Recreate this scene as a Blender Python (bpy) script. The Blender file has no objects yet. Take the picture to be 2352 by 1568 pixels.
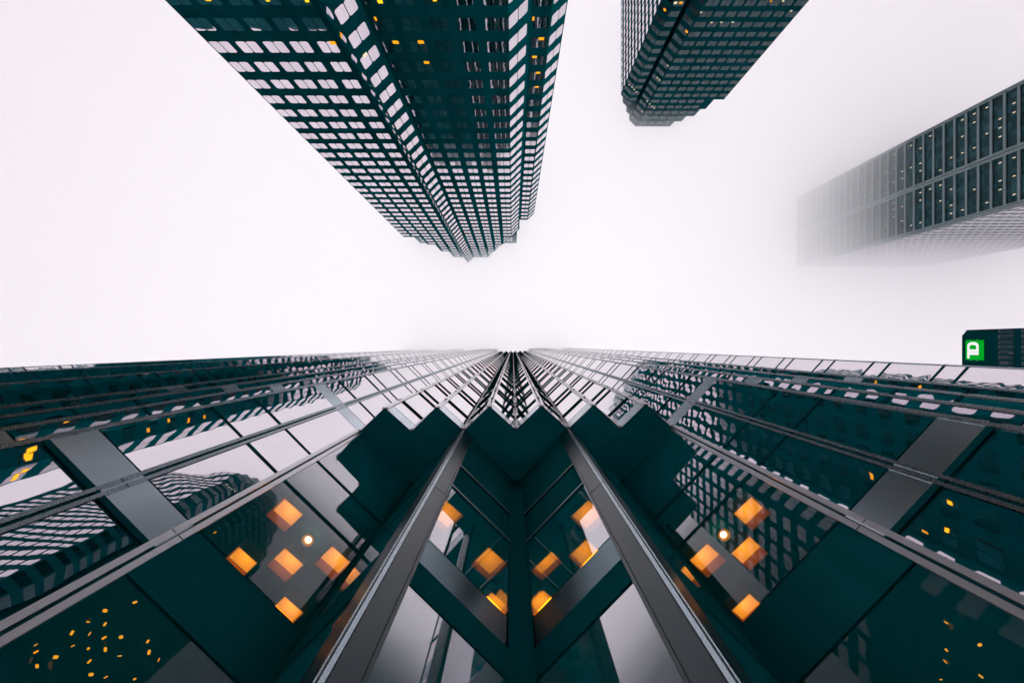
import bpy, bmesh, math, random
from mathutils import Vector

random.seed(7)
SC = bpy.context.scene
COL = SC.collection
R = math.radians

# ------------------------------------------------------------------ camera
# looking straight up: +X is right in the picture, +Y is down in the picture, Z is height above the lens
cam_data = bpy.data.cameras.new('camera')
cam = bpy.data.objects.new('camera', cam_data)
COL.objects.link(cam)
cam.location = (0, 0, 0)
cam.rotation_euler = (math.pi, 0, 0)
cam_data.sensor_width = 36
cam_data.lens = 18
cam_data.shift_x = -2 / 2352
cam_data.shift_y = 9 / 2352
cam_data.clip_start = 0.05
cam_data.clip_end = 20000
SC.camera = cam

# ------------------------------------------------------------------ sky, sun, exposure
SUN_EL, SUN_AZ = R(80), R(150)
w = bpy.data.worlds.new('World')
SC.world = w
w.use_nodes = True
nt = w.node_tree
nt.nodes.clear()
o_ = nt.nodes.new('ShaderNodeOutputWorld')
bg = nt.nodes.new('ShaderNodeBackground')
sky = nt.nodes.new('ShaderNodeTexSky')
sky.sky_type = 'NISHITA'
sky.sun_disc = False
sky.sun_elevation = SUN_EL
sky.sun_rotation = SUN_AZ
sky.dust_density = 4
hs = nt.nodes.new('ShaderNodeHueSaturation')
hs.inputs['Saturation'].default_value = 0.06
mx = nt.nodes.new('ShaderNodeMix')
mx.data_type = 'RGBA'
mx.inputs[0].default_value = 0.88          # closed grey-white cloud deck over the clear sky
mx.inputs[7].default_value = (9.25, 9.0, 9.35, 1)
nt.links.new(sky.outputs[0], hs.inputs['Color'])
nt.links.new(hs.outputs[0], mx.inputs[6])
nt.links.new(mx.outputs[2], bg.inputs['Color'])
bg.inputs['Strength'].default_value = 0.1
nt.links.new(bg.outputs[0], o_.inputs['Surface'])

sun_d = bpy.data.lights.new('sun', 'SUN')
sun_d.energy = 0.5
sun_d.angle = R(100)
sun_d.color = (1.0, 0.96, 0.93)
sun = bpy.data.objects.new('sun', sun_d)
COL.objects.link(sun)
sun.rotation_euler = (math.pi / 2 - SUN_EL, 0, math.pi - SUN_AZ)
sun.location = (0, 0, 150)

SC.view_settings.view_transform = 'Standard'
SC.view_settings.look = 'None'
SC.view_settings.exposure = 0.55      # exposed for the fog
SC.view_settings.gamma = 1.0
SC.view_settings.use_curve_mapping = False

SC.render.engine = 'CYCLES'
cy = SC.cycles
cy.max_bounces = 20
cy.glossy_bounces = 2
cy.diffuse_bounces = 2
cy.transmission_bounces = 4
cy.transparent_max_bounces = 12
cy.volume_bounces = 16
cy.use_denoising = True
cy.caustics_reflective = False
cy.caustics_refractive = False
cy.sample_clamp_indirect = 6


# ------------------------------------------------------------------ helpers
class MB:
    """collects boxes and prisms; build() links them as ONE mesh object"""
    def __init__(self):
        self.v, self.f = [], []

    def poly_prism(self, pts, vec):
        """planar outline pts (3-D) swept along vec"""
        n, b = len(pts), len(self.v)
        self.v += [tuple(p) for p in pts]
        self.v += [tuple(Vector(p) + Vector(vec)) for p in pts]
        self.f.append(tuple(range(b + n - 1, b - 1, -1)))
        self.f.append(tuple(range(b + n, b + 2 * n)))
        for i in range(n):
            j = (i + 1) % n
            self.f.append((b + i, b + j, b + n + j, b + n + i))

    def box(self, o, a, b, c):
        o, a, b, c = Vector(o), Vector(a), Vector(b), Vector(c)
        self.poly_prism([o, o + a, o + a + b, o + b], c)

    def aabox(self, x0, x1, y0, y1, z0, z1):
        self.box((x0, y0, z0), (x1 - x0, 0, 0), (0, y1 - y0, 0), (0, 0, z1 - z0))

    def prism(self, poly, z0, z1):
        self.poly_prism([(p[0], p[1], z0) for p in poly], (0, 0, z1 - z0))

    def build(self, name, mat, parent=None):
        me = bpy.data.meshes.new(name)
        me.from_pydata(self.v, [], self.f)
        bm = bmesh.new()
        bm.from_mesh(me)
        bmesh.ops.recalc_face_normals(bm, faces=bm.faces)
        bm.to_mesh(me)
        bm.free()
        me.materials.append(mat)
        if mat in (M.get('lobby'), M.get('lobby_side')):                # coating on the outer face, clear edges
            me.materials.append(M['pane_edge'])
            for k, f in enumerate(me.polygons):
                f.material_index = 0 if k % 6 == 1 else 1
        ob = bpy.data.objects.new(name, me)
        COL.objects.link(ob)
        if parent is not None:
            ob.parent = parent
        return ob


def tag(o, label=None, cat=None, group=None, kind=None):
    if label: o['label'] = label
    if cat: o['category'] = cat
    if group: o['group'] = group
    if kind: o['kind'] = kind
    return o


def empty(name, loc=(0, 0, 0), rz=0):
    o = bpy.data.objects.new(name, None)
    o.location = loc
    o.rotation_euler = (0, 0, rz)
    COL.objects.link(o)
    return o


def nodes(name):
    m = bpy.data.materials.new(name)
    m.use_nodes = True
    t = m.node_tree
    return m, t, t.nodes['Principled BSDF']


def mat(name, base, rough=0.5, metal=0.0, spec=0.5, var=0.0, vscale=1.0, wave=0.0, wscale=1.0, grain=0.0, body=0.0):
    """plain procedural surface: var mottles the colour, wave bends the reflections, grain roughens"""
    m, t, p = nodes(name)
    p.inputs['Base Color'].default_value = (*base, 1)
    p.inputs['Roughness'].default_value = rough
    p.inputs['Metallic'].default_value = metal
    p.inputs['Specular IOR Level'].default_value = spec
    if 0.3 < spec < 0.4:
        p.inputs['Specular Tint'].default_value = (0.78, 0.90, 1.0, 1)
    tc = t.nodes.new('ShaderNodeTexCoord')
    if var:
        n = t.nodes.new('ShaderNodeTexNoise')
        n.inputs['Scale'].default_value = vscale
        n.inputs['Detail'].default_value = 5
        mp = t.nodes.new('ShaderNodeMapping')
        mp.inputs['Scale'].default_value = (1, 1, 0.12)
        t.links.new(tc.outputs['Object'], mp.inputs['Vector'])
        t.links.new(mp.outputs[0], n.inputs['Vector'])
        mr = t.nodes.new('ShaderNodeMapRange')
        mr.inputs[1].default_value, mr.inputs[2].default_value = 0.25, 0.75
        mr.inputs[3].default_value, mr.inputs[4].default_value = 1 - var, 1 + var
        t.links.new(n.outputs['Fac'], mr.inputs[0])
        mm = t.nodes.new('ShaderNodeVectorMath')
        mm.operation = 'SCALE'
        mm.inputs[0].default_value = base
        t.links.new(mr.outputs[0], mm.inputs['Scale'])
        t.links.new(mm.outputs[0], p.inputs['Base Color'])
    if grain:
        n2 = t.nodes.new('ShaderNodeTexNoise')
        n2.inputs['Scale'].default_value = 60
        t.links.new(tc.outputs['Object'], n2.inputs['Vector'])
        mr2 = t.nodes.new('ShaderNodeMapRange')
        mr2.inputs[3].default_value, mr2.inputs[4].default_value = rough - grain, rough + grain
        t.links.new(n2.outputs['Fac'], mr2.inputs[0])
        t.links.new(mr2.outputs[0], p.inputs['Roughness'])
    if wave:
        n3 = t.nodes.new('ShaderNodeTexNoise')
        n3.inputs['Scale'].default_value = wscale
        n3.inputs['Detail'].default_value = 1.0
        t.links.new(tc.outputs['Object'], n3.inputs['Vector'])
        bp = t.nodes.new('ShaderNodeBump')
        bp.inputs['Strength'].default_value = 1.0
        bp.inputs['Distance'].default_value = wave
        t.links.new(n3.outputs['Fac'], bp.inputs['Height'])
        t.links.new(bp.outputs[0], p.inputs['Normal'])
    if body:                                  # teal body tint of the coated glass
        bd = t.nodes.new('ShaderNodeBsdfDiffuse')
        bd.inputs['Color'].default_value = (0.0, 0.55, 0.62, 1)
        bx = t.nodes.new('ShaderNodeMixShader')
        bx.inputs[0].default_value = body
        t.links.new(p.outputs[0], bx.inputs[1])
        t.links.new(bd.outputs[0], bx.inputs[2])
        t.links.new(bx.outputs[0], t.nodes['Material Output'].inputs['Surface'])
    return m


def emit(name, col, strength):
    m, t, p = nodes(name)
    p.inputs['Base Color'].default_value = (*[0.1 * c for c in col], 1)
    p.inputs['Specular IOR Level'].default_value = 0.0
    p.inputs['Emission Color'].default_value = (*col, 1)
    p.inputs['Emission Strength'].default_value = strength / 1.46
    return m


def fresnel_glass(name, stops, tint, wave, wscale):
    """clear pane: see-through head on, mirror at a slant"""
    m, t, p = nodes(name)
    t.nodes.remove(p)
    out = t.nodes['Material Output']
    lw = t.nodes.new('ShaderNodeLayerWeight')
    lw.inputs['Blend'].default_value = 0.5
    cr = t.nodes.new('ShaderNodeValToRGB')
    e = cr.color_ramp.elements
    e[0].position, e[0].color = stops[0][0], (*[stops[0][1]] * 3, 1)
    e[1].position, e[1].color = stops[-1][0], (*[stops[-1][1]] * 3, 1)
    for pos, v in stops[1:-1]:
        k = e.new(pos)
        k.color = (v, v, v, 1)
    tr = t.nodes.new('ShaderNodeBsdfTransparent')
    tr.inputs['Color'].default_value = (*tint, 1)
    gl = t.nodes.new('ShaderNodeBsdfGlossy')
    gl.inputs['Color'].default_value = (0.9, 0.87, 0.92, 1)
    gl.inputs['Roughness'].default_value = 0.015
    mix = t.nodes.new('ShaderNodeMixShader')
    body = t.nodes.new('ShaderNodeBsdfDiffuse')
    body.inputs['Color'].default_value = (0.0, 0.30, 0.34, 1)
    bmix = t.nodes.new('ShaderNodeMixShader')
    bmix.inputs[0].default_value = 0.28
    tc = t.nodes.new('ShaderNodeTexCoord')
    n3 = t.nodes.new('ShaderNodeTexNoise')
    n3.inputs['Scale'].default_value = wscale
    n3.inputs['Detail'].default_value = 1
    bp = t.nodes.new('ShaderNodeBump')
    bp.inputs['Distance'].default_value = wave
    L = t.links.new
    L(tc.outputs['Object'], n3.inputs['Vector'])
    L(n3.outputs['Fac'], bp.inputs['Height'])
    L(bp.outputs[0], gl.inputs['Normal'])
    L(lw.outputs['Facing'], cr.inputs[0])
    L(cr.outputs[0], mix.inputs[0])
    L(tr.outputs[0], mix.inputs[1])
    L(gl.outputs[0], mix.inputs[2])
    L(mix.outputs[0], bmix.inputs[1])
    L(body.outputs[0], bmix.inputs[2])
    L(bmix.outputs[0], out.inputs['Surface'])
    return m


def cell_glass(name, c0, c1, cell, rough, metal):
    """dark panes whose tone changes pane by pane (blinds)"""
    m, t, p = nodes(name)
    tc = t.nodes.new('ShaderNodeTexCoord')
    sn = t.nodes.new('ShaderNodeVectorMath')
    sn.operation = 'SNAP'
    sn.inputs[1].default_value = cell
    wn = t.nodes.new('ShaderNodeTexWhiteNoise')
    cr = t.nodes.new('ShaderNodeValToRGB')
    e = cr.color_ramp.elements
    e[0].position, e[0].color = 0.35, (*c0, 1)
    e[1].position, e[1].color = 1.0, (*c1, 1)
    L = t.links.new
    L(tc.outputs['Object'], sn.inputs[0])
    L(sn.outputs[0], wn.inputs['Vector'])
    L(wn.outputs['Value'], cr.inputs[0])
    L(cr.outputs[0], p.inputs['Base Color'])
    p.inputs['Roughness'].default_value = rough
    p.inputs['Metallic'].default_value = metal
    p.inputs['Specular IOR Level'].default_value = 0.12
    return m


M = {}
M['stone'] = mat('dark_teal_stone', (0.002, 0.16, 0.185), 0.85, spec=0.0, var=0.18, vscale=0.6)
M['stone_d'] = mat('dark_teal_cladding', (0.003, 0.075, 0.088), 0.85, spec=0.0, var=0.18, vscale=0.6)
M['soffit'] = mat('black_teal_soffit', (0.003, 0.33, 0.38), 0.9, spec=0.0, var=0.1, vscale=2)
M['bar'] = mat('dark_bar', (0.003, 0.085, 0.10), 0.9, spec=0.0, var=0.1, vscale=3)
M['bar_low'] = mat('lifted_dark_bar', (0.003, 0.115, 0.132), 0.9, spec=0.0, var=0.1, vscale=3)  # lighter copy of the dark bar, its colour offsets the recess shade
M['core'] = mat('dark_core', (0.004, 0.13, 0.15), 0.8, spec=0.1, var=0.1, vscale=3)
M['halo'] = emit('amber_halo', (1.0, 0.36, 0.03), 1.6)  # orange glow round the lamp, built as an emitting ring
M['metal'] = mat('brushed_metal', (0.70, 0.68, 0.72), 0.32, metal=1.0, var=0.10, vscale=1.5, grain=0.08)
M['wing_metal'] = mat('shaded_metal', (0.31, 0.37, 0.415), 0.27, metal=1.0, var=0.14, vscale=1.5, grain=0.02)  # darker copy of the brushed metal, duller wing reflections put into its colour
M['post'] = mat('slate_post', (0.004, 0.03, 0.038), 0.30, spec=0.34, var=0.12, vscale=1.2, grain=0.06)
M['spandrel'] = mat('spandrel_metal', (0.50, 0.58, 0.64), 0.24, metal=1.0, var=0.16, vscale=0.7, grain=0.04)
M['mirror'] = mat('mirror_glass', (0.76, 0.72, 0.76), 0.012, metal=1.0, wave=0.0028, wscale=1.1, body=0.055)
M['win_a'] = mat('window_glass', (0.74, 0.69, 0.75), 0.02, metal=1.0, var=0.10, vscale=0.5, wave=0.004, wscale=0.7, body=0.06)
M['win_d'] = mat('dim_window_glass', (0.033, 0.058, 0.068), 0.10, metal=1.0, wave=0.010, wscale=0.7)
M['lobby'] = fresnel_glass('lobby_glass', [(0.30, 0.02), (0.40, 0.05), (0.47, 0.15), (0.50, 0.33), (0.525, 0.55),
                                           (0.56, 0.70), (0.62, 0.78), (1.0, 0.85)], (0.95, 0.93, 0.90), 0.0012, 0.8)
M['lobby_side'] = fresnel_glass('side_lobby_glass', [(0.30, 0.03), (0.42, 0.05), (0.475, 0.12), (0.516, 0.13), (0.545, 0.19), (0.575, 0.48), (0.61, 0.66),
                                                     (0.65, 0.75), (1.0, 0.85)], (0.95, 0.93, 0.90), 0.0012, 0.8)
M['spandrel_shade'] = mat('shaded_spandrel', (0.075, 0.125, 0.15), 0.25, metal=1.0, var=0.1, vscale=1.0)  # darker copy of the spandrel metal, recess shade put into its colour
m_, t_, p_ = nodes('pane_edge')
t_.nodes.remove(p_)
tr_ = t_.nodes.new('ShaderNodeBsdfTransparent')
t_.links.new(tr_.outputs[0], t_.nodes['Material Output'].inputs['Surface'])
M['pane_edge'] = m_
M['glass_c'] = cell_glass('tinted_glass', (0.002, 0.05, 0.062), (0.02, 0.11, 0.13), (50, 1.3, 4.0), 0.25, 0.0)
M['rib_c'] = mat('grey_rib', (0.27, 0.36, 0.38), 0.8, var=0.1, vscale=0.5)
M['pale_c'] = mat('pale_panel', (0.88, 0.85, 0.91), 0.6, var=0.1, vscale=0.5)
M['dim_e'] = cell_glass('louvre_glass', (0.03, 0.09, 0.11), (0.14, 0.18, 0.21), (50, 0.4, 1.0), 0.4, 0.0)
def emit_glow(name, col, edge, hot, rad):
    """lamp panel with its bulbs behind the middle: brightest at the centre"""
    m = emit(name, col, edge)
    t = m.node_tree
    p = t.nodes['Principled BSDF']
    tc = t.nodes.new('ShaderNodeTexCoord')
    sc = t.nodes.new('ShaderNodeVectorMath')
    sc.operation = 'MULTIPLY'
    sc.inputs[1].default_value = (1, 1, 0)
    ln = t.nodes.new('ShaderNodeVectorMath')
    ln.operation = 'LENGTH'
    mr = t.nodes.new('ShaderNodeMapRange')
    mr.interpolation_type = 'SMOOTHSTEP'
    mr.inputs[1].default_value, mr.inputs[2].default_value = 0.0, rad
    mr.inputs[3].default_value, mr.inputs[4].default_value = hot / 1.46, edge / 1.46
    L = t.links.new
    L(tc.outputs['Object'], sc.inputs[0])
    L(sc.outputs[0], ln.inputs[0])
    L(ln.outputs['Value'], mr.inputs[0])
    L(mr.outputs[0], p.inputs['Emission Strength'])
    return m


M['amber'] = emit_glow('amber_light', (1.0, 0.32, 0.02), 1.25, 2.3, 0.30)
M['amber_hot'] = emit_glow('amber_hot_light', (1.0, 0.31, 0.006), 3.0, 5.5, 0.30)
M['strip'] = emit('streak_glow', (1.0, 0.30, 0.01), 4.5)
M['speck'] = emit('amber_speck', (1.0, 0.42, 0.01), 1.3)
M['amber_city'] = emit('amber_room', (1.0, 0.40, 0.01), 2.2)
M['amber_dim'] = emit('amber_window', (1.0, 0.40, 0.015), 1.2)
M['warm'] = emit('warm_light', (1.0, 0.84, 0.58), 1.0)
M['lampwhite'] = emit('white_hot_lamp', (1.0, 0.75, 0.5), 9)
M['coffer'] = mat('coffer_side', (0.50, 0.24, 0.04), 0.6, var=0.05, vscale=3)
M['ceil'] = mat('lobby_ceiling', (0.006, 0.20, 0.225), 0.8, spec=0.1, var=0.1, vscale=2)
M['ring'] = mat('lamp_ring', (0.1, 0.1, 0.1), 0.4, metal=1.0)
M['green'] = emit('sign_green', (0.0, 0.36, 0.02), 1.0)
M['signwhite'] = emit('sign_white', (1.0, 0.97, 1.0), 0.92)
M['paving'] = mat('granite_paving', (0.50, 0.49, 0.50), 0.7, var=0.15, vscale=0.8)

# ------------------------------------------------------------------ ground
g = MB()
g.aabox(-3000, 3000, -3000, 3000, -2.0, -1.6)
ground = tag(g.build('ground', M['paving']), kind='structure')


# ------------------------------------------------------------------ projection helpers (only for choosing which windows are large)
def proj(p):
    return (512.9 + 512 * p[0] / p[2], 345.3 + 512 * p[1] / p[2])


def screen_area(c):
    if min(p[2] for p in c) < 1: return 0
    q = [proj(p) for p in c]
    cx, cyy = sum(a[0] for a in q) / len(q), sum(a[1] for a in q) / len(q)
    if not (0 < cx < 1024 and 0 < cyy < 682): return 0
    return abs(sum(q[i][0] * q[(i + 1) % len(q)][1] - q[(i + 1) % len(q)][0] * q[i][1] for i in range(len(q)))) / 2


def wall_hit(path, u, v):
    """plan point where the sight line through (u, v) of the 4096-wide photo meets a wall path, and its height"""
    dx, dy = (u - 2051) / 2048, (v - 1380) / 2048
    best = None
    for a, b in zip(path, path[1:]):
        ex, ey = b[0] - a[0], b[1] - a[1]
        den = dx * ey - dy * ex
        if abs(den) < 1e-9: continue
        s = (a[0] * ey - a[1] * ex) / den
        t = (a[0] * dy - a[1] * dx) / den
        if s > 0 and -0.001 <= t <= 1.001 and (best is None or s < best[0]):
            n = Vector((ey, -ex, 0)).normalized()
            best = (s, Vector((dx * s, dy * s, s)), n, Vector((ex, ey, 0)).normalized())
    return best


def pane_outline(o, d, L, z0, z1, c):
    """window outline with cut corners: o wall start, d direction"""
    u = lambda s, z: (o[0] + d[0] * s, o[1] + d[1] * s, z)
    s0, s1 = L
    return [u(s0 + c, z0), u(s1 - c, z0), u(s1, z0 + c), u(s1, z1 - c), u(s1 - c, z1), u(s0 + c, z1), u(s0, z1 - c), u(s0, z0 + c)]


class Windows:
    def __init__(self):
        self.items = []

    def add(self, a, b, spans, z0, z1, panes=2, cut=0.16, gap=0.09):
        a, b = Vector((*a[:2], 0)), Vector((*b[:2], 0))
        d = (b - a).normalized()
        n = Vector((d.y, -d.x, 0))
        for s0, s1 in spans:
            polys = []
            wd = (s1 - s0 - gap * (panes - 1)) / panes
            for k in range(panes):
                q0 = s0 + k * (wd + gap)
                polys.append(pane_outline(a + n * 0.004, d, (q0, q0 + wd), z0, z1, cut))
            mid = a + d * (s0 + s1) / 2
            face = n.dot(-mid) > 0
            c = [(*(a + d * s).xy, z) for s, z in ((s0, z0), (s1, z0), (s1, z1), (s0, z1))]
            self.items.append((screen_area(c) if face else 0, polys, n))

    def build(self, name, material, parent, limit=100):
        self.items.sort(key=lambda t: -t[0])
        rest = MB()
        for k, (ar, polys, n) in enumerate(self.items):
            mb = MB() if k < limit and ar > 0 else rest
            for p in polys:
                al, be = random.uniform(-.004, .004), random.uniform(-.004, .004)
                o = Vector(p[0])
                mb.poly_prism([Vector(q) + n * (al * (Vector(q) - o).xy.length + be * (q[2] - o.z)) for q in p], n * 0.03)
            if mb is not rest:
                mb.build(name, material, parent)
        if rest.v:
            tag(rest.build(name, material, parent), kind='stuff')


def auto_spans(L, pitch=2.85, wd=2.1):
    n = int(L / pitch + 0.15)
    if n < 1:
        return [(0.25, L - 0.25)] if L > 1.6 else []
    m = (L - n * pitch) / 2
    return [(m + k * pitch + (pitch - wd) / 2, m + k * pitch + (pitch + wd) / 2) for k in range(n)]


def tower_tier(path, z0, z1, name, material, parent, wins, spans, ztop, zh, floor=4.0, margin=1.2):
    """one storey block: wall prism + windows on every wall; spans: {edge index: [(s0, s1)]}"""
    m = MB()
    m.prism(path, z0, z1)
    m.build(name, material, parent)
    for i, (a, b) in enumerate(zip(path, path[1:])):
        L = (Vector(b) - Vector(a)).length
        sp = spans.get(i, auto_spans(L))
        if not sp: continue
        k0 = math.ceil((z0 + 1.2 - ztop) / floor)
        z = ztop + k0 * floor
        while z < z1 - margin * 0.4:
            wins.add(a, b, sp, z - zh, z)
            z += floor


def ledge(path, z, h, out, name, material, parent):
    m = MB()
    for a, b in zip(path, path[1:]):
        a, b = Vector((*a, z)), Vector((*b, z))
        d = (b - a).normalized()
        n = Vector((d.y, -d.x, 0))
        m.box(a + n * 0.002, b - a, n * out, (0, 0, h))
    return m.build(name, material, parent)


def light_patch(path, u, v, wd, ht, parent, material, name='lit_window', proud=0.05):
    h = wall_hit(path, u, v)
    if not h: return
    s, p, n, d = h
    m = MB()
    m.box(p + n * proud - d * wd / 2 - Vector((0, 0, ht / 2)), d * wd, (0, 0, ht), n * 0.02)
    m.build(name, material, parent)


# ------------------------------------------------------------------ tower at the top of the picture
FY = -32.85
tA = tag(empty('office_tower', (-13, -45, -1.6)), 'dark tower with bright paired windows and a folded corner, largest at the top edge', 'tower')
A0 = [(6.4, -75), (6.4, -40), (4.4, -38.05), (1.9, -38.05), (1.9, -35.25), (-0.5, FY), (-14.6, FY), (-16.67, -30.8), (-18.7, FY), (-33.15, FY), (-33.15, -75)]
winsA = Windows()


def spx(a, lst):
    return [(a - hi, a - lo) for hi, lo in lst]


spA = {1: [(0.22, 2.6)], 2: [(0.1, 2.0)], 4: [(0.55, 3.3)],
       5: spx(-0.5, [(-0.55, -2.8), (-3.8, -5.65), (-6.6, -8.4), (-9.45, -11.3), (-12.27, -14.15)]),
       6: [(0.45, 2.78)], 7: [(0.3, 2.45)],
       8: spx(-18.7, [(-19.3, -21.25), (-22.25, -24.25), (-24.95, -27.15), (-27.9, -30.1), (-30.85, -33.0)]), 3: []}
tower_tier(A0, -1.6, 155.0, 'wall', M['stone'], tA, winsA, spA, 1.46, 2.1)
for zt0, zt1, xr, xl in ((155.0, 167.0, -3.4, -27.8), (167.0, 179.0, -6.5, -25.0), (179.0, 191.0, -9.3, -21.9)):
    P = [(xr + 4.4, -60), (xr + 4.4, FY - 4.4), (xr, FY), (-14.6, FY), (-16.67, -30.8), (-18.7, FY), (xl, FY), (xl - 4.4, FY - 4.4), (xl - 4.4, -60)]
    keep_c = [q for q in [(-3.8, -5.65), (-6.6, -8.4), (-9.45, -11.3), (-12.27, -14.15)] if q[0] < xr]
    keep_l = [q for q in [(-19.3, -21.25), (-22.25, -24.25), (-24.95, -27.15)] if q[1] > xl]
    tower_tier(P, zt0, zt1, 'wall', M['stone'], tA, winsA,
               {2: spx(xr, keep_c), 3: [(0.45, 2.78)], 4: [(0.3, 2.45)], 5: spx(-18.7, keep_l), 0: [], 7: []}, 1.46, 2.1)
RB = [(1.4, -74), (1.4, -38.6), (-35.2, -38.6), (-35.2, -74)]
tower_tier(RB, 140, 193.5, 'upper_wall', M['stone'], tA, winsA, {0: [], 2: []}, 1.46, 2.1)
winsA.build('window', M['win_a'], tA)
for x, y, wd, ht in ((955, 222, .62, .6), (1283, 218, .62, .55), (1415, 217, .62, .55), (1445, 324, .6, .5), (1178, 95, .2, .6), (2003, 95, .22, .7),
                     (2045, 200, .65, .55), (2009, 295, .6, .5), (2027, 378, .6, .45), (2021, 452, .55, .4), (1122, 285, .55, .5)):
    light_patch(A0, 600 + x / 1.3067, y / 1.3067, wd, ht, tA, M['amber_dim'] if x != 1122 else M['warm'])
# lit rooms further down, out of frame but mirrored in the near facade
for k in range(150):
    e = random.choice((1, 2, 4, 5, 5, 8, 8, 8))
    a, b = Vector((*A0[e], 0)), Vector((*A0[e + 1], 0))
    s0, s1 = random.choice(spA[e])
    d = (b - a).normalized()
    n = Vector((d.y, -d.x, 0))
    z = 1.46 + 4 * random.randint(3, 12) - random.uniform(0.6, 1.6)
    m = MB()
    m.box(a + d * random.uniform(s0 + .1, s1 - .9) + n * 0.05 + Vector((0, 0, z)), d * random.uniform(.3, .8), (0, 0, random.uniform(.3, .6)), n * 0.02)
    m.build('lit_window', M['amber_city'], tA)
ledge(A0[1:10], 154.6, 0.5, 0.06, 'parapet', M['stone'], tA)

# ------------------------------------------------------------------ stepped tower right of it
tD = tag(empty('stepped_tower', (52, -100, -1.6)), 'dark tower with a stepped chamfered crown between the big paired-window tower and the foggy slab', 'tower')
D0 = [(68.5, -125), (68.5, -79.7), (44.7, -79.7), (42.4, -82.0), (42.4, -84.6), (41.4, -84.6), (41.4, -82.3), (38.7, -82.3), (36.5, -84.5), (36.5, -125)]
winsD, winsDL = Windows(), Windows()
dxs = [(65.9, 68.3), (62.9, 65.1), (60.0, 62.2), (57.3, 59.4), (54.3, 56.5), (51.55, 53.7), (48.56, 50.7), (45.1, 47.9)]
no = {3: [], 4: [], 5: []}
left_spans = [(0.5 + 2.7 * k, 2.6 + 2.7 * k) for k in range(14)]


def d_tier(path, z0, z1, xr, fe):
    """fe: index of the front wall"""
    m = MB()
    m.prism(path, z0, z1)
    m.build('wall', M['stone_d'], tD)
    z = 0.3 + 4 * math.ceil((z0 + 0.9) / 4)
    while z < z1 - 0.4:
        for i, (a, b) in enumerate(zip(path, path[1:])):
            L = (Vector(b) - Vector(a)).length
            if i == fe:
                sp = [(a[0] - hi, a[0] - lo) for lo, hi in dxs if hi < a[0] - 0.1]
                winsD.add(a, b, sp, z - 2.0, z)
            elif abs(a[0] - b[0]) < 1e-6 and a[0] < 41:
                winsDL.add(a, b, left_spans, z - 2.0, z)
            elif L > 1.9 and abs(a[0] - b[0]) > 0.5:
                winsD.add(a, b, [(0.15, L - 0.15)], z - 2.0, z, panes=2 if L > 2.9 else 1)
        z += 4


d_tier(D0, -1.6, 166.2, 68.5, 1)


def dpath(xr, xl, notch=True):
    P = [(xr + 2.2, -118), (xr + 2.2, -81.9), (xr, -79.7), (44.7, -79.7), (42.4, -82.0)]
    if notch:
        P += [(42.4, -84.6), (41.4, -84.6), (41.4, -82.3)]
        P += [(xl + 2.2, -82.3), (xl, -84.5), (xl, -118)] if xl < 39 else [(xl, -83.2), (xl, -118)]
    else:
        P += [(42.4, -118)]
    return P


for z0, z1, xr, xl, nn in ((166.2, 172.9, 65.0, 36.5, True), (172.9, 178.2, 63.0, 38.2, True), (178.2, 182.4, 60.0, 40.4, True), (182.4, 186.6, 57.2, 42, False)):
    d_tier(dpath(xr, xl, nn), z0, z1, xr, 2)
winsD.build('window', M['win_d'], tD, limit=70)
winsDL.build('window', M['win_a'], tD, limit=30)  # left face takes the brighter glass: its sky reflection put into the colour
for x, y in ((750, 30), (812, 30), (628, 110), (1045, 138), (880, 360), (1845, 12), (1985, 10), (2078, 122), (1165, 255), (1275, 253), (1405, 251),
             (663, 750), (543, 890), (570, 915), (218, 970), (252, 998), (276, 1024), (303, 1050), (425, 1160), (452, 1190), (481, 1217), (505, 1240), (370, 1280), (412, 1322)):
    sz = .75 if y in (110, 360, 30) else .45
    light_patch(D0, 2440 + x / 2.868, y / 2.868, sz, sz, tD, M['amber_dim'] if (x, y) in ((628, 110), (880, 360), (812, 30), (1845, 12)) else M['warm'])

for k in range(70):
    z = 0.3 + 4 * random.randint(8, 27) - random.uniform(0.5, 1.5)
    x = random.choice(dxs)[0] + random.uniform(0, 1.2)
    m = MB()
    m.box((x, -79.7 + 0.05, z), (random.uniform(.4, .9), 0, 0), (0, 0, random.uniform(.4, .9)), (0, 0.02, 0))
    m.build('lit_window', M['amber_city'], tD)

# ------------------------------------------------------------------ slab fading into the fog, right edge
tC = tag(empty('office_slab', (165, -54, -1.6)), 'tall grey ribbed office slab with small ceiling lights, dissolving into fog at the right edge', 'building')
XC, YP, YM, YR, XQ, ZC = 136.0, -37.7, -53.3, -70.7, 198.0, 246.0
m = MB()
m.aabox(XC + 0.3, XQ - 0.3, YR + 0.3, YP - 0.3, -1.6, ZC)
m.build('wall', M['glass_c'], tC)
m = MB()
m.aabox(XC + 2, XQ - 2, YP - 0.29, YP + 0.0, -1.6, ZC)
m.build('side_wall', M['pale_c'], tC)
FH = 4.0
Z_C0 = XC * 2048 / 1813.4 - 0.3       # a measured rib
k0 = int(Z_C0 // FH)
zb = Z_C0 - k0 * FH
for k in range(0, 61):
    z = zb + k * FH
    m = MB()
    m.aabox(XC - 0.05, XC + 0.32, YR + 1.0, YM - 0.9, z, z + 0.75)
    m.aabox(XC - 0.05, XC + 0.32, YM + 0.9, YP - 1.2, z, z + 0.75)
    m.build('floor_rib', M['rib_c'], tC)
m = MB()
for k in range(0, 61):                  # window strips of the narrow side
    z = zb + k * FH + 0.9
    m.aabox(XC + 2.2, XQ - 2, YP + 0.003, YP + 0.05, z, z + 1.2)
m.build('window_band', M['glass_c'], tC)
m = MB()
for k in range(21):
    x = XC + 3 + k * 2.9
    m.aabox(x, x + 0.22, YP + 0.06, YP + 0.12, -1.6, ZC)
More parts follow.
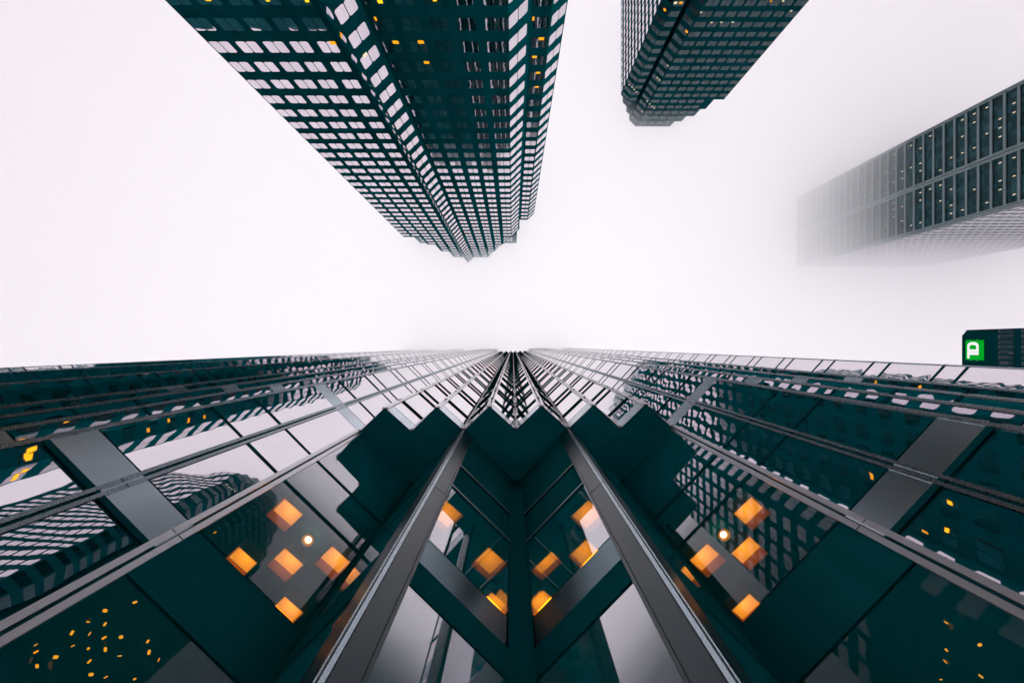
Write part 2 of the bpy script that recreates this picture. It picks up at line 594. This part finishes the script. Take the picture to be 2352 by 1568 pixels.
tag(m.build('fin', M['rib_c'], tC), kind='stuff')
for y0, y1 in ((YR, YR + 0.55), (YR + 0.7, YR + 0.95), (YM - 0.85, YM - 0.1), (YM + 0.1, YM + 0.85), (YP - 1.15, YP - 0.65), (YP - 0.5, YP)):
    m = MB()
    m.aabox(XC - 0.12, XC + 0.34, y0, y1, -1.6, ZC)
    m.build('mullion', M['rib_c'], tC)
lamps = []
for k in range(33, 60):
    z = zb + k * FH + 1.9
    for y in [YR + 2.4 + 2.5 * q for q in range(6)] + [YM + 2.3 + 2.5 * q for q in range(5)]:
        if random.random() < 0.33:
            lamps.append((y, z))
for y, z in lamps[:95]:
    m = MB()
    m.poly_prism([(XC + 0.24, y + 0.16 * math.cos(a), z + 0.5 * math.sin(a)) for a in [i * math.pi / 4 for i in range(8)]], (0.05, 0, 0))
    m.build('ceiling_lamp', M['warm'], tC)

# ------------------------------------------------------------------ dark corner building with the green sign
tE = tag(empty('bank_building', (72, 6, -1.6)), 'dark windowed building carrying the green sign, peeking over the near facade at right', 'building')
XE, ZE = 60.0, 68.4
m = MB()
m.poly_prism([(XE, 14, -1.6), (XE, -2.04, -1.6), (XE, -2.04, ZE - 0.75), (XE, -1.9, ZE - 0.6), (XE, -1.55, ZE - 0.3), (XE, -1.3, ZE), (XE, 14, ZE)], (26, 0, 0))
m.build('wall', M['stone_d'], tE)
winE = Windows()
for k in range(14):
    y = -1.5 + k * 0.64
    for z0, z1 in ((61.35, 63.3), (58.3, 60.4), (55.2, 57.3), (52.2, 54.3)):
        winE.add((XE, y, 0), (XE, y - 0.46, 0), [(0, 0.46)], z0, z1, panes=1, cut=0.03)
# paths run so that the outside is on -X
winE.items = [(a, p, Vector((-1, 0, 0))) for a, p, n in winE.items]
winE.build('window', M['dim_e'], tE)
sg = tag(empty('sign', (XE - 0.2, 0.6, 66.4)), 'square green illuminated sign reading TD, fixed below the roof edge of the dark building', 'sign')
SY0, SY1, SZ0, SZ1 = -0.68, 1.9, 65.2, 67.6


def sign_poly(mb, pts, dep):
    """pts in letter space: x to the right 0..1, y up 0..1 ; the letters' right is -Y, their up is +Z"""
    mb.poly_prism([(XE - 0.25, SY1 - (SY1 - SY0) * a, SZ0 + (SZ1 - SZ0) * b) for a, b in pts], (dep, 0, 0))


m = MB()
m.aabox(XE - 0.24, XE - 0.004, SY0, SY1, SZ0, SZ1)
m.build('panel', M['green'], sg)
for k, (yy, zz) in enumerate(((SY0 - 0.05, 66.0), (SY0 - 0.05, 67.0), (SY1 + 0.05, 66.0), (SY1 + 0.05, 67.0))):
    m = MB()
    m.aabox(XE - 0.2, XE - 0.004, yy - 0.045, yy + 0.045, zz - 0.07, zz + 0.07)
    m.build('bracket', M['rib_c'], sg)
m = MB()
sign_poly(m, [(0.08, 0.74), (0.08, 0.86), (0.60, 0.86), (0.60, 0.74)], -0.05)       # T arm, shared with the D
sign_poly(m, [(0.26, 0.20), (0.26, 0.7395), (0.385, 0.7395), (0.385, 0.20)], -0.05)  # T stem
m.build('letter', M['signwhite'], sg)
m = MB()
out_, in_ = [(0.40, 0.20), (0.68, 0.20)], [(0.535, 0.32), (0.66, 0.32)]
for i in range(1, 12):
    a = -math.pi / 2 + math.pi * i / 12
    out_.append((0.68 + 0.23 * math.cos(a) ** 0.75, 0.53 + 0.33 * math.sin(a)))
    in_.append((0.66 + 0.10 * math.cos(a) ** 0.6, 0.53 + 0.21 * math.sin(a)))
out_ += [(0.68, 0.86), (0.6005, 0.86)]
in_ += [(0.66, 0.74), (0.6005, 0.74)]
for i in range(len(out_) - 1):
    sign_poly(m, [out_[i], out_[i + 1], in_[i + 1], in_[i]], -0.05)
sign_poly(m, [(0.40, 0.2), (0.535, 0.32), (0.535, 0.7395), (0.40, 0.7395)], -0.05)
m.build('letter', M['signwhite'], sg)

# ------------------------------------------------------------------ near tower: folded mirror glass
Z0 = 16.0
U = Z0 / 1176
ROT = -0.0145
tB = tag(empty('glass_tower', (4 * U, 0, 0), ROT), 'near glass tower with zigzag mirror facade, black soffit and two corner posts', 'tower')
V, T = 194.5, 139.0          # plan depth of valleys and tips
W3, SL = 82.8, 1.054


def left_wing():
    p = [(-2850, 700), (-2850, W3), (-2820, W3 + 30 * SL), (-2820, 260), (-2230, 260), (-2230, W3 + 50 * SL), (-2180, W3), (-2130, W3 + 50 * SL), (-2130, 260),
         (-1462, 260), (-1462, W3 + 60 * SL), (-1402, W3), (-1340, W3 + 62 * SL), (-1340, 260), (-868, 260), (-868, W3 + 62 * SL)]
    tips = [806, 680, 570, 467]
    for k, x in enumerate(tips):
        p.append((-x, W3))
        if k < 3:
            h = (x - tips[k + 1]) / 2
            p.append((-x + h, W3 + h * SL))
    return p + [(-413.5, (W3 + V) / 2)]


LW = left_wing()
RW = [(-x, y) for x, y in LW[11:]][::-1] + [(1462, W3 + 60 * SL), (1462, 700)]
UP = [(-360, V), (-300, T), (-240, V), (-180, T), (-120, V), (-60, T), (0, V), (60, T), (120, V), (180, T), (240, V), (300, T), (360, V)]
AP = V + 120
LO = [(-360, V), (-240, AP), (-120, V), (0, AP), (120, V), (240, AP), (360, V)]
ZW, ZU = 12.3, 11.2

bars_low = [0.20, 0.66, 0.77]
bars_up = [1.14]
z = 1.34
while z < ZW - 0.1:
    bars_up += [z, z + 0.0745]
    z += 0.277
iv_low = [(-0.1, 0.20), (0.20, 0.39), (0.48, 0.66), (0.66, 0.77), (0.77, 1.0)]


def iv_up(top):
    zs = [1.053] + [b for b in bars_up if b < top - 0.05] + [top]
    return list(zip(zs, zs[1:]))


def seg(a, b):
    a, b = Vector((a[0] * U, a[1] * U, 0)), Vector((b[0] * U, b[1] * U, 0))
    d = (b - a)
    L = d.length
    d.normalize()
    return a, d, L, Vector((d.y, -d.x, 0))


def to_world(p):
    c, s = math.cos(ROT), math.sin(ROT)
    return (p[0] * c - p[1] * s + 4 * U, p[0] * s + p[1] * c, p[2])


class Panes:
    def __init__(self):
        self.items = []

    def add(self, a, b, z0, z1, ins):
        a, d, L, n = seg(a, b)
        if L < 0.3: return
        lo, hi = z0 * Z0 + 0.03, z1 * Z0 - 0.03
        o = a + d * ins + n * 0.004
        c = [to_world((*(a + d * s).xy, zz)) for s, zz in ((ins, lo), (L - ins, lo), (L - ins, hi), (ins, hi))]
        mid = Vector(to_world((*(a + d * L / 2).xy, 0)))
        self.items.append((screen_area(c) if n.dot(-mid) > 0 else 0, o + Vector((0, 0, lo)), d * (L - 2 * ins), hi - lo, n))

    def build(self, name, material, limit):
        self.items.sort(key=lambda t: -t[0])
        rest = MB()
        for k, (ar, o, dv, h, n) in enumerate(self.items):
            mb = MB() if k < limit and ar > 0 else rest
            al, be = random.uniform(-.003, .003), random.uniform(-.0016, .0016)
            pts = [o, o + dv + n * al * dv.length, o + dv + Vector((0, 0, h)) + n * (al * dv.length + be * h), o + Vector((0, 0, h)) + n * be * h]
            mb.poly_prism(pts, n * 0.012)
            if mb is not rest:
                mb.build(name, material, tB)
        if rest.v:
            tag(rest.build(name, material, tB), kind='stuff')


mir, lob, lob2 = Panes(), Panes(), Panes()
INS = 7.0 * U
wings = [LW + [UP[0]], [UP[-1]] + RW]
for path in wings:
    for a, b in zip(path, path[1:]):
        if min(a[1], b[1]) > 130 and max(a[1], b[1]) > 250 and 360 not in (abs(a[0]), abs(b[0])): continue   # unseen gaps, panes left out so the far windows reflect dark
        for iv in [(0.20, 0.418) if q[1] == 0.39 else q for q in iv_low] + iv_up(ZW):
            mir.add(a, b, *iv, INS)
for a, b in zip(UP, UP[1:]):
    for iv in iv_up(ZU):
        mir.add(a, b, *iv, INS)
for a, b in zip(LO, LO[1:]):
    for iv in iv_low:
        if iv[0] > 0.6 and abs(a[0] + b[0]) < 130:
            continue
        (lob if abs(a[0] + b[0]) < 130 else lob2).add(a, b, *iv, INS)
mir.build('window', M['mirror'], 62)
lob.build('lobby_window', M['lobby'], 20)
lob2.build('lobby_window', M['lobby_side'], 20)


def strips(path, z, h, out, mb, back=0.0):
    """continuous bar along a folded path"""
    for a, b in zip(path, path[1:]):
        a, d, L, n = seg(a, b)
        mb.box(a - n * back + Vector((0, 0, z)), d * L, n * (out + back), (0, 0, h))


for zf in bars_low:
    mb = MB()
    for path in wings + [LO]:
        strips(path, zf * Z0 - 0.05, 0.10, 0.03, mb, 0.02)
    mb.build('transom', M['bar'], tB)
for zf in bars_up:
    mb = MB()
    for path in wings + ([UP] if zf < ZU - 0.05 else []):
        strips(path, zf * Z0 - 0.07, 0.15, 0.03 if path is not UP else 0.058, mb, 0.02)
    mb.build('transom', M['bar'], tB)
for z0, z1, paths, mm in ((0.43, 0.48, wings, 'spandrel'), (0.43, 0.48, [LO[:3]], 'bar_low'), (0.43, 0.48, [LO[4:]], 'bar_low'), (0.43, 0.48, [LO[2:5]], 'spandrel_shade'), (1.0, 1.053, wings + [UP], 'spandrel')):  # lobby bands get darker materials: the recess shade is in their colour
    for path in paths:
        mb = MB()
        strips(path, z0 * Z0, (z1 - z0) * Z0, 0.012, mb, 0.02)
        mb.build('spandrel_panel', M[mm], tB)
mb = MB()
strips(LO, 0.39 * Z0, 0.04 * Z0 - 0.004, 0.03, mb, 0.02)
mb.build('dark_band', M['bar_low'], tB)
for path in wings:
    mb = MB()
    strips(path, 0.422 * Z0, 0.12, 0.02, mb, 0.02)
    mb.build('transom', M['bar'], tB)
for zf in (0.664, 0.772):
    mb = MB()
    strips(LO[2:5], zf * Z0, 0.035, 0.045, mb, 0.0)  # bright metal strips drawn for transom edges that catch the light
    mb.build('glint_strip', M['metal'], tB)
mb = MB()
strips(LO[2:5], 0.665 * Z0, 0.33 * Z0, 0.004, mb, 0.02)  # dark sheet where the glass would only mirror the shaded soffit
mb.build('shade_sheet', M['bar_low'], tB)


# vertical cover strips at every fold, one mullion per fold
def mullions(path, z0, z1, use, material, wd=4.4, pr=0.034):
    for i, p in enumerate(path):
        if i not in use: continue
        mb = MB()
        for q, sgn in (((path[i - 1], -1) if i > 0 else (None, 0)), ((path[i + 1], 1) if i < len(path) - 1 else (None, 0))):
            if q is None: continue
            a, d, L, n = seg(p, q)
            if sgn < 0: n = -n
            cuts = [z0] + [c for c in (0.455, 1.026, 1.58, 2.13, 2.69, 3.8, 4.9, 6.0, 7.1) if z0 < c < z1] + [z1]
            for c0, c1 in zip(cuts, cuts[1:]):          # cover strips with open joints
                mb.box(a + d * 1.7 * U + Vector((0, 0, c0 * Z0 + 0.012)), d * wd * U, n * pr, (0, 0, (c1 - c0) * Z0 - 0.024))
        mb.build('mullion', material, tB)


nL, nU = len(LW), len(UP)
FULL = LW + UP + RW
mullions(FULL, 1.0, ZU, range(nL, nL + nU), M['metal'], 4.4, 0.062)
for path, e in ((wings[0], nL), (wings[1], 0)):
    mullions(path, -0.1, ZW, [k for k in range(len(path)) if k != e], M['wing_metal'])
LOW = LW[-1:] + LO + RW[:1]
mullions(LOW, -0.1, 1.0, (1, 7), M['metal'], 6.4, 0.05)
mullions(LO, -0.1, 1.0, (1, 3, 5), M['bar_low'])


# dark core behind the mirror panes, soffit and roof
def offset_path(path, d):
    out = []
    for i, p in enumerate(path):
        ns = []
        if i > 0: ns.append(seg(path[i - 1], p)[3])
        if i < len(path) - 1: ns.append(seg(p, path[i + 1])[3])
        n = sum(ns, Vector((0, 0, 0)))
        n.normalize()
        k = d / max(0.4, n.dot(ns[0]))
        out.append((p[0] * U - n.x * k, p[1] * U - n.y * k))
    return out


BACK = 30.0
CU = offset_path(UP, 0.03)
mb = MB()
mb.prism(CU + [(360 * U, BACK), (-360 * U, BACK)], Z0 + 0.05, ZU * Z0)
mb.build('core_wall', M['core'], tB)
for path, sg_ in ((wings[0], -1), (wings[1], 1)):
    cp = offset_path(path, 0.03)
    mb = MB()
    if sg_ < 0:
        mb.prism(cp + [(-360 * U + 0.0, BACK), (-2850 * U, BACK)], Z0 + 0.05, ZW * Z0)
    else:
        mb.prism(cp + [(1462 * U, BACK), (360 * U, BACK)], Z0 + 0.05, ZW * Z0)
    mb.build('core_wall', M['core'], tB)
    # ground storeys of the wings
    mb = MB()
    strips(path, -0.1 * Z0, 1.1 * Z0 + 0.04, -0.03, mb, 0.12)
    mb.build('core_wall', M['core'], tB)
mb = MB()
mb.aabox(-84.0, -2850 * U - 0.05, 7.5, BACK, -1.6, 121)  # unseen block, added to darken what the far tower's windows reflect
mb.build('reflection_block', M['core'], tB)
mb = MB()
mb.poly_prism([(x * U, y * U, Z0) for x, y in UP] + [(360 * U, BACK, Z0), (-360 * U, BACK, Z0)], (0, 0, 0.045))
mb.build('soffit', M['soffit'], tB)
# lobby: ceiling, back wall
ZCL = 0.74 * Z0
cl = offset_path(LO, 0.05)
mb = MB()
mb.poly_prism([(x, y, ZCL) for x, y in cl] + [(358 * U, 12.0, ZCL), (-358 * U, 12.0, ZCL)], (0, 0, 0.25))
mb.build('lobby_ceiling', M['ceil'], tB)
mb = MB()
mb.aabox(-1440 * U, 1440 * U, 12.0, 12.3, -1.6, Z0 - 0.01)
mb.build('lobby_wall', M['ceil'], tB)
for s_ in (-1, 1):
    mb = MB()
    mb.poly_prism([(s_ * x * U, y, ZCL + 0.003) for x, y in ((356, V * U + 0.25), (860, 270 * U), (1440, 270 * U), (1440, 12.0), (356, 12.0))], (0, 0, 0.24))
    mb.build('lobby_ceiling', M['ceil'], tB)

# square column standing in the fold between the posts
mb = MB()
q = 13 * U
mb.prism([(-q, AP * U - q - 0.05), (q, AP * U - q - 0.05), (q, AP * U - q + 0.1), (-q, AP * U - q + 0.1)], -1.6, 0.9 * Z0)
mb.build('fold_column', M['bar_low'], tB)

# corner posts under the soffit
for sx in (-1, 1):
    c = empty('post', (sx * 120 * U, V * U, 0))
    c.parent = tB
    k = 21 * U
    e1 = Vector((1, 0.925, 0)) * k          # right-hand face
    e2 = Vector((-1, 0.925, 0)) * k
    f = Vector((0, -0.045, 0))
    mb = MB()
    mb.poly_prism([f, f + e1, f + e1 + e2, f + e2], (0, 0, Z0 - 0.004))
    for v_ in range(len(mb.v)):
        x, y, z = mb.v[v_]
        mb.v[v_] = (x, y, z - 1.6 * (z < 1))
    core = mb.build('post_core', M['post'], c)
    for d in (e1, e2):
        n = Vector((d.y, -d.x, 0)).normalized()
        if n.y > 0: n = -n
        for s0, s1 in ((0.03, 0.15), (0.185, 0.83), (0.865, 0.98)):
            for za, zb_ in ((-1.6, 0.605 * Z0), (0.607 * Z0, Z0 - 0.01)):
                mb = MB()
                mb.box(f + d * s0 + n * 0.001 + Vector((0, 0, za)), d * (s1 - s0), n * 0.015, (0, 0, zb_ - za))
                mb.build('cover_plate', M['wing_metal'] if s0 < 0.1 else M['post'], c)

# ------------------------------------------------------------------ lobby lights
ZL = 0.715 * Z0


def px_to_local(u, v, zf):
    """2352-wide picture position at height zf*Z0 -> metres in world"""
    return ((u - 1178) / 1176 * zf * Z0, (v - 793) / 1176 * zf * Z0)


def ceiling_light(u, v, label, half=30.0, half2=None):
    col = 'amber_hot' if 900 < u < 1500 else 'amber'
    x, y = px_to_local(u, v, 0.715)
    t = tag(empty('ceiling_light', (x, y, ZL), ROT), label, 'ceiling light', 'square lobby ceiling lights')
    a = half * U
    b = (half2 or half) * U
    E1, E2 = Vector((1, 0.925, 0)) * a / 1.0, Vector((1, -0.925, 0)) * b / 1.0
    H = 0.36
    th = 0.018
    mb = MB()
    o = -(E1 + E2) / 2
    mb.box(o + Vector((0, 0, H)), E1, E2, (0, 0, 0.02))
    mb.build('diffuser', M[col], t)
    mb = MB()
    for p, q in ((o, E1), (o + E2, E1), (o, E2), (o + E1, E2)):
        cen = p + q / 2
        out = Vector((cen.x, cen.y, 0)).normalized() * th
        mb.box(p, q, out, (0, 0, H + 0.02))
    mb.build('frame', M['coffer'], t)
    return t


LL = [(653, 1182, 'square ceiling light nearest the folded facade in the left lobby bay'),
      (655, 1297, 'square ceiling light below the round lamp, middle of the left lobby bay'),
      (764, 1293, 'square ceiling light closest to the left post in the left lobby bay'),
      (655, 1408, 'square ceiling light nearest the bottom of the left lobby bay'),
      (548, 1293, 'lone square ceiling light farthest left in the left lobby bay'),
      (1022, 1185, 'square ceiling light half hidden behind the left post'),
      (1123, 1295, 'large square ceiling light left of the centre fold between the posts'),
      (1130, 1398, 'cut off square ceiling light low on the left of the centre fold'),
      (1352, 1187, 'square ceiling light half hidden behind the right post'),
      (1256, 1300, 'narrow ceiling light right of the centre fold between the posts'),
      (1347, 1277, 'square ceiling light beside the right post, above the narrow one'),
      (1248, 1393, 'cut off square ceiling light low on the right of the centre fold'),
      (1625, 1287, 'square ceiling light closest to the right post in the right lobby bay'),
      (1728, 1178, 'square ceiling light nearest the folded facade in the right lobby bay'),
      (1722, 1270, 'ragged ceiling light in the middle of the right lobby bay'),
      (1722, 1402, 'square ceiling light nearest the bottom of the right lobby bay')]
for u, v, lab in LL:
    if lab.startswith('narrow'):
        ceiling_light(u, v, lab, 18, 34)
    else:
        ceiling_light(u, v, lab)
for u, v, lab in ((707, 1240, 'round glowing downlight among the square lights of the left lobby bay'),
                  (1663, 1228, 'round glowing downlight among the square lights of the right lobby bay')):
    x, y = px_to_local(u, v, 0.72)
    t = tag(empty('downlight', (x, y, 0.72 * Z0)), lab, 'downlight', 'round lobby downlights')
    mb = MB()
    mb.poly_prism([(0.072 * math.cos(a), 0.072 * math.sin(a), 0.03) for a in [i * math.pi / 10 for i in range(20)]], (0, 0, 0.02))
    mb.build('lamp', M['lampwhite'], t)
    mb = MB()
    for i in range(20):
        a0, a1 = i * math.pi / 10, (i + 1) * math.pi / 10
        mb.poly_prism([(0.104 * math.cos(a0), 0.104 * math.sin(a0), 0), (0.135 * math.cos(a0), 0.135 * math.sin(a0), 0),
                       (0.135 * math.cos(a1), 0.135 * math.sin(a1), 0), (0.104 * math.cos(a1), 0.104 * math.sin(a1), 0)], (0, 0, 0.12))
    mb.build('ring', M['ring'], t)
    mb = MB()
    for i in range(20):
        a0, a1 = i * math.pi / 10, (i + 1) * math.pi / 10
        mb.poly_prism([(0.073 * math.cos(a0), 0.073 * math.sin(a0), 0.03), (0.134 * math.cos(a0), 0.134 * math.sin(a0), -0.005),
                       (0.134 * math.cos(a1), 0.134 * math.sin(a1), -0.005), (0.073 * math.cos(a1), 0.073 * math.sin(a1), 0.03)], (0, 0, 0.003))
    mb.build('halo_ring', M['halo'], t)

for pts, lab, grp in (
    (((617, 1110), (610, 1200), (475, 1237), (398, 1288), (475, 1300), (325, 1340), (405, 1344), (470, 1362), (548, 1357), (328, 1398), (400, 1410), (478, 1415),
      (160, 1394), (160, 1426), (250, 1448), (541, 1443), (670, 1378), (676, 1428), (720, 1462), (403, 1470), (411, 1527), (478, 1540), (610, 1548), (168, 1490), (975, 883)),
     'tiny amber glow among the scattered specks behind the dark glass, bottom left corner', 'amber specks behind the lower left glass'),
    (((3811, 1293), (3811, 1417), (3963, 1392), (3786, 1550), (3969, 1537), (3521, 1105), (3806, 1470)),
     'tiny amber glow among the few specks behind the dark glass, bottom right corner', 'amber specks behind the lower right glass')):
    for k, (a, b) in enumerate(pts):
        u = a / 1.1356 if a < 2000 else 2496 + (a - 2346) / 1.1356
        v = 1350 + b / 1.1356
        zz = 0.70 * Z0
        r = 0.013 + 0.010 * (k % 3)
        mb = MB()
        mb.poly_prism([(r * math.cos(q_), r * 0.8 * math.sin(q_), -0.03) for q_ in [i * math.pi / 3 for i in range(6)]], (0, 0, 0.08))
        o = mb.build('glow_speck', M['speck'])  # glowing bit added behind the glass for one amber speck
        o.location = ((u - 2051) / 2048 * zz, (v - 1380) / 2048 * zz, zz)
        o.rotation_euler = (0.2 * (k % 4), 0.3 * (k % 3), k)
        tag(o, lab, 'lamp', grp)

for ends, lab in ((((742, 1412), (838, 1322)), 'long amber reflection streak left of the left post, nearer the bottom edge'),
                  (((800, 1420), (850, 1330)), 'short amber reflection streak tight against the left post'),
                  (((1560, 1322), (1640, 1402)), 'long amber reflection streak right of the right post'),
                  (((1540, 1342), (1572, 1420)), 'short amber reflection streak tight against the right post')):
    (x0, y0), (x1, y1) = [px_to_local(u, v, 0.70) for u, v in ends]
    t = tag(empty('amber_streak', ((x0 + x1) / 2, (y0 + y1) / 2, 0.70 * Z0)), lab, 'light streak', 'amber reflection streaks beside the posts')
    d = Vector((x1 - x0, y1 - y0, 0)) / 2
    n = Vector((d.y, -d.x, 0)).normalized()
    mb = MB()
    mb.box(-d - n * 0.035, 2 * d, n * 0.07, (0, 0, 0.03))
    mb.build('glow_bar', M['strip'], t)  # glowing bar added for a grazing reflection of the ceiling lights
    mb = MB()
    mb.box(-d * 1.02 - n * 0.06 + Vector((0, 0, 0.034)), 2.04 * d, n * 0.12, (0, 0, 0.05))
    mb.build('glow_backing', M['ring'], t)

# ------------------------------------------------------------------ low cloud swallowing the tower tops
hz = MB()
hz.aabox(-2500, 2500, -2500, 2500, 172, 262)
haze_m = bpy.data.materials.new('haze')
haze_m.use_nodes = True
ht = haze_m.node_tree
ht.nodes.clear()
ho = ht.nodes.new('ShaderNodeOutputMaterial')
pv = ht.nodes.new('ShaderNodeVolumePrincipled')
pv.inputs['Color'].default_value = (1.0, 0.993, 1.0, 1)
pv.inputs['Density'].default_value = 0.035
pv.inputs['Anisotropy'].default_value = 0.6
ht.links.new(pv.outputs[0], ho.inputs['Volume'])
haze = tag(hz.build('haze', haze_m), kind='stuff')

# put each root's children back where they were drawn (roots stand at the foot of their thing)
for root in (tA, tD, tC, tE, sg):
    off = Vector(root.location)
    for ch in root.children:
        ch.location = -off
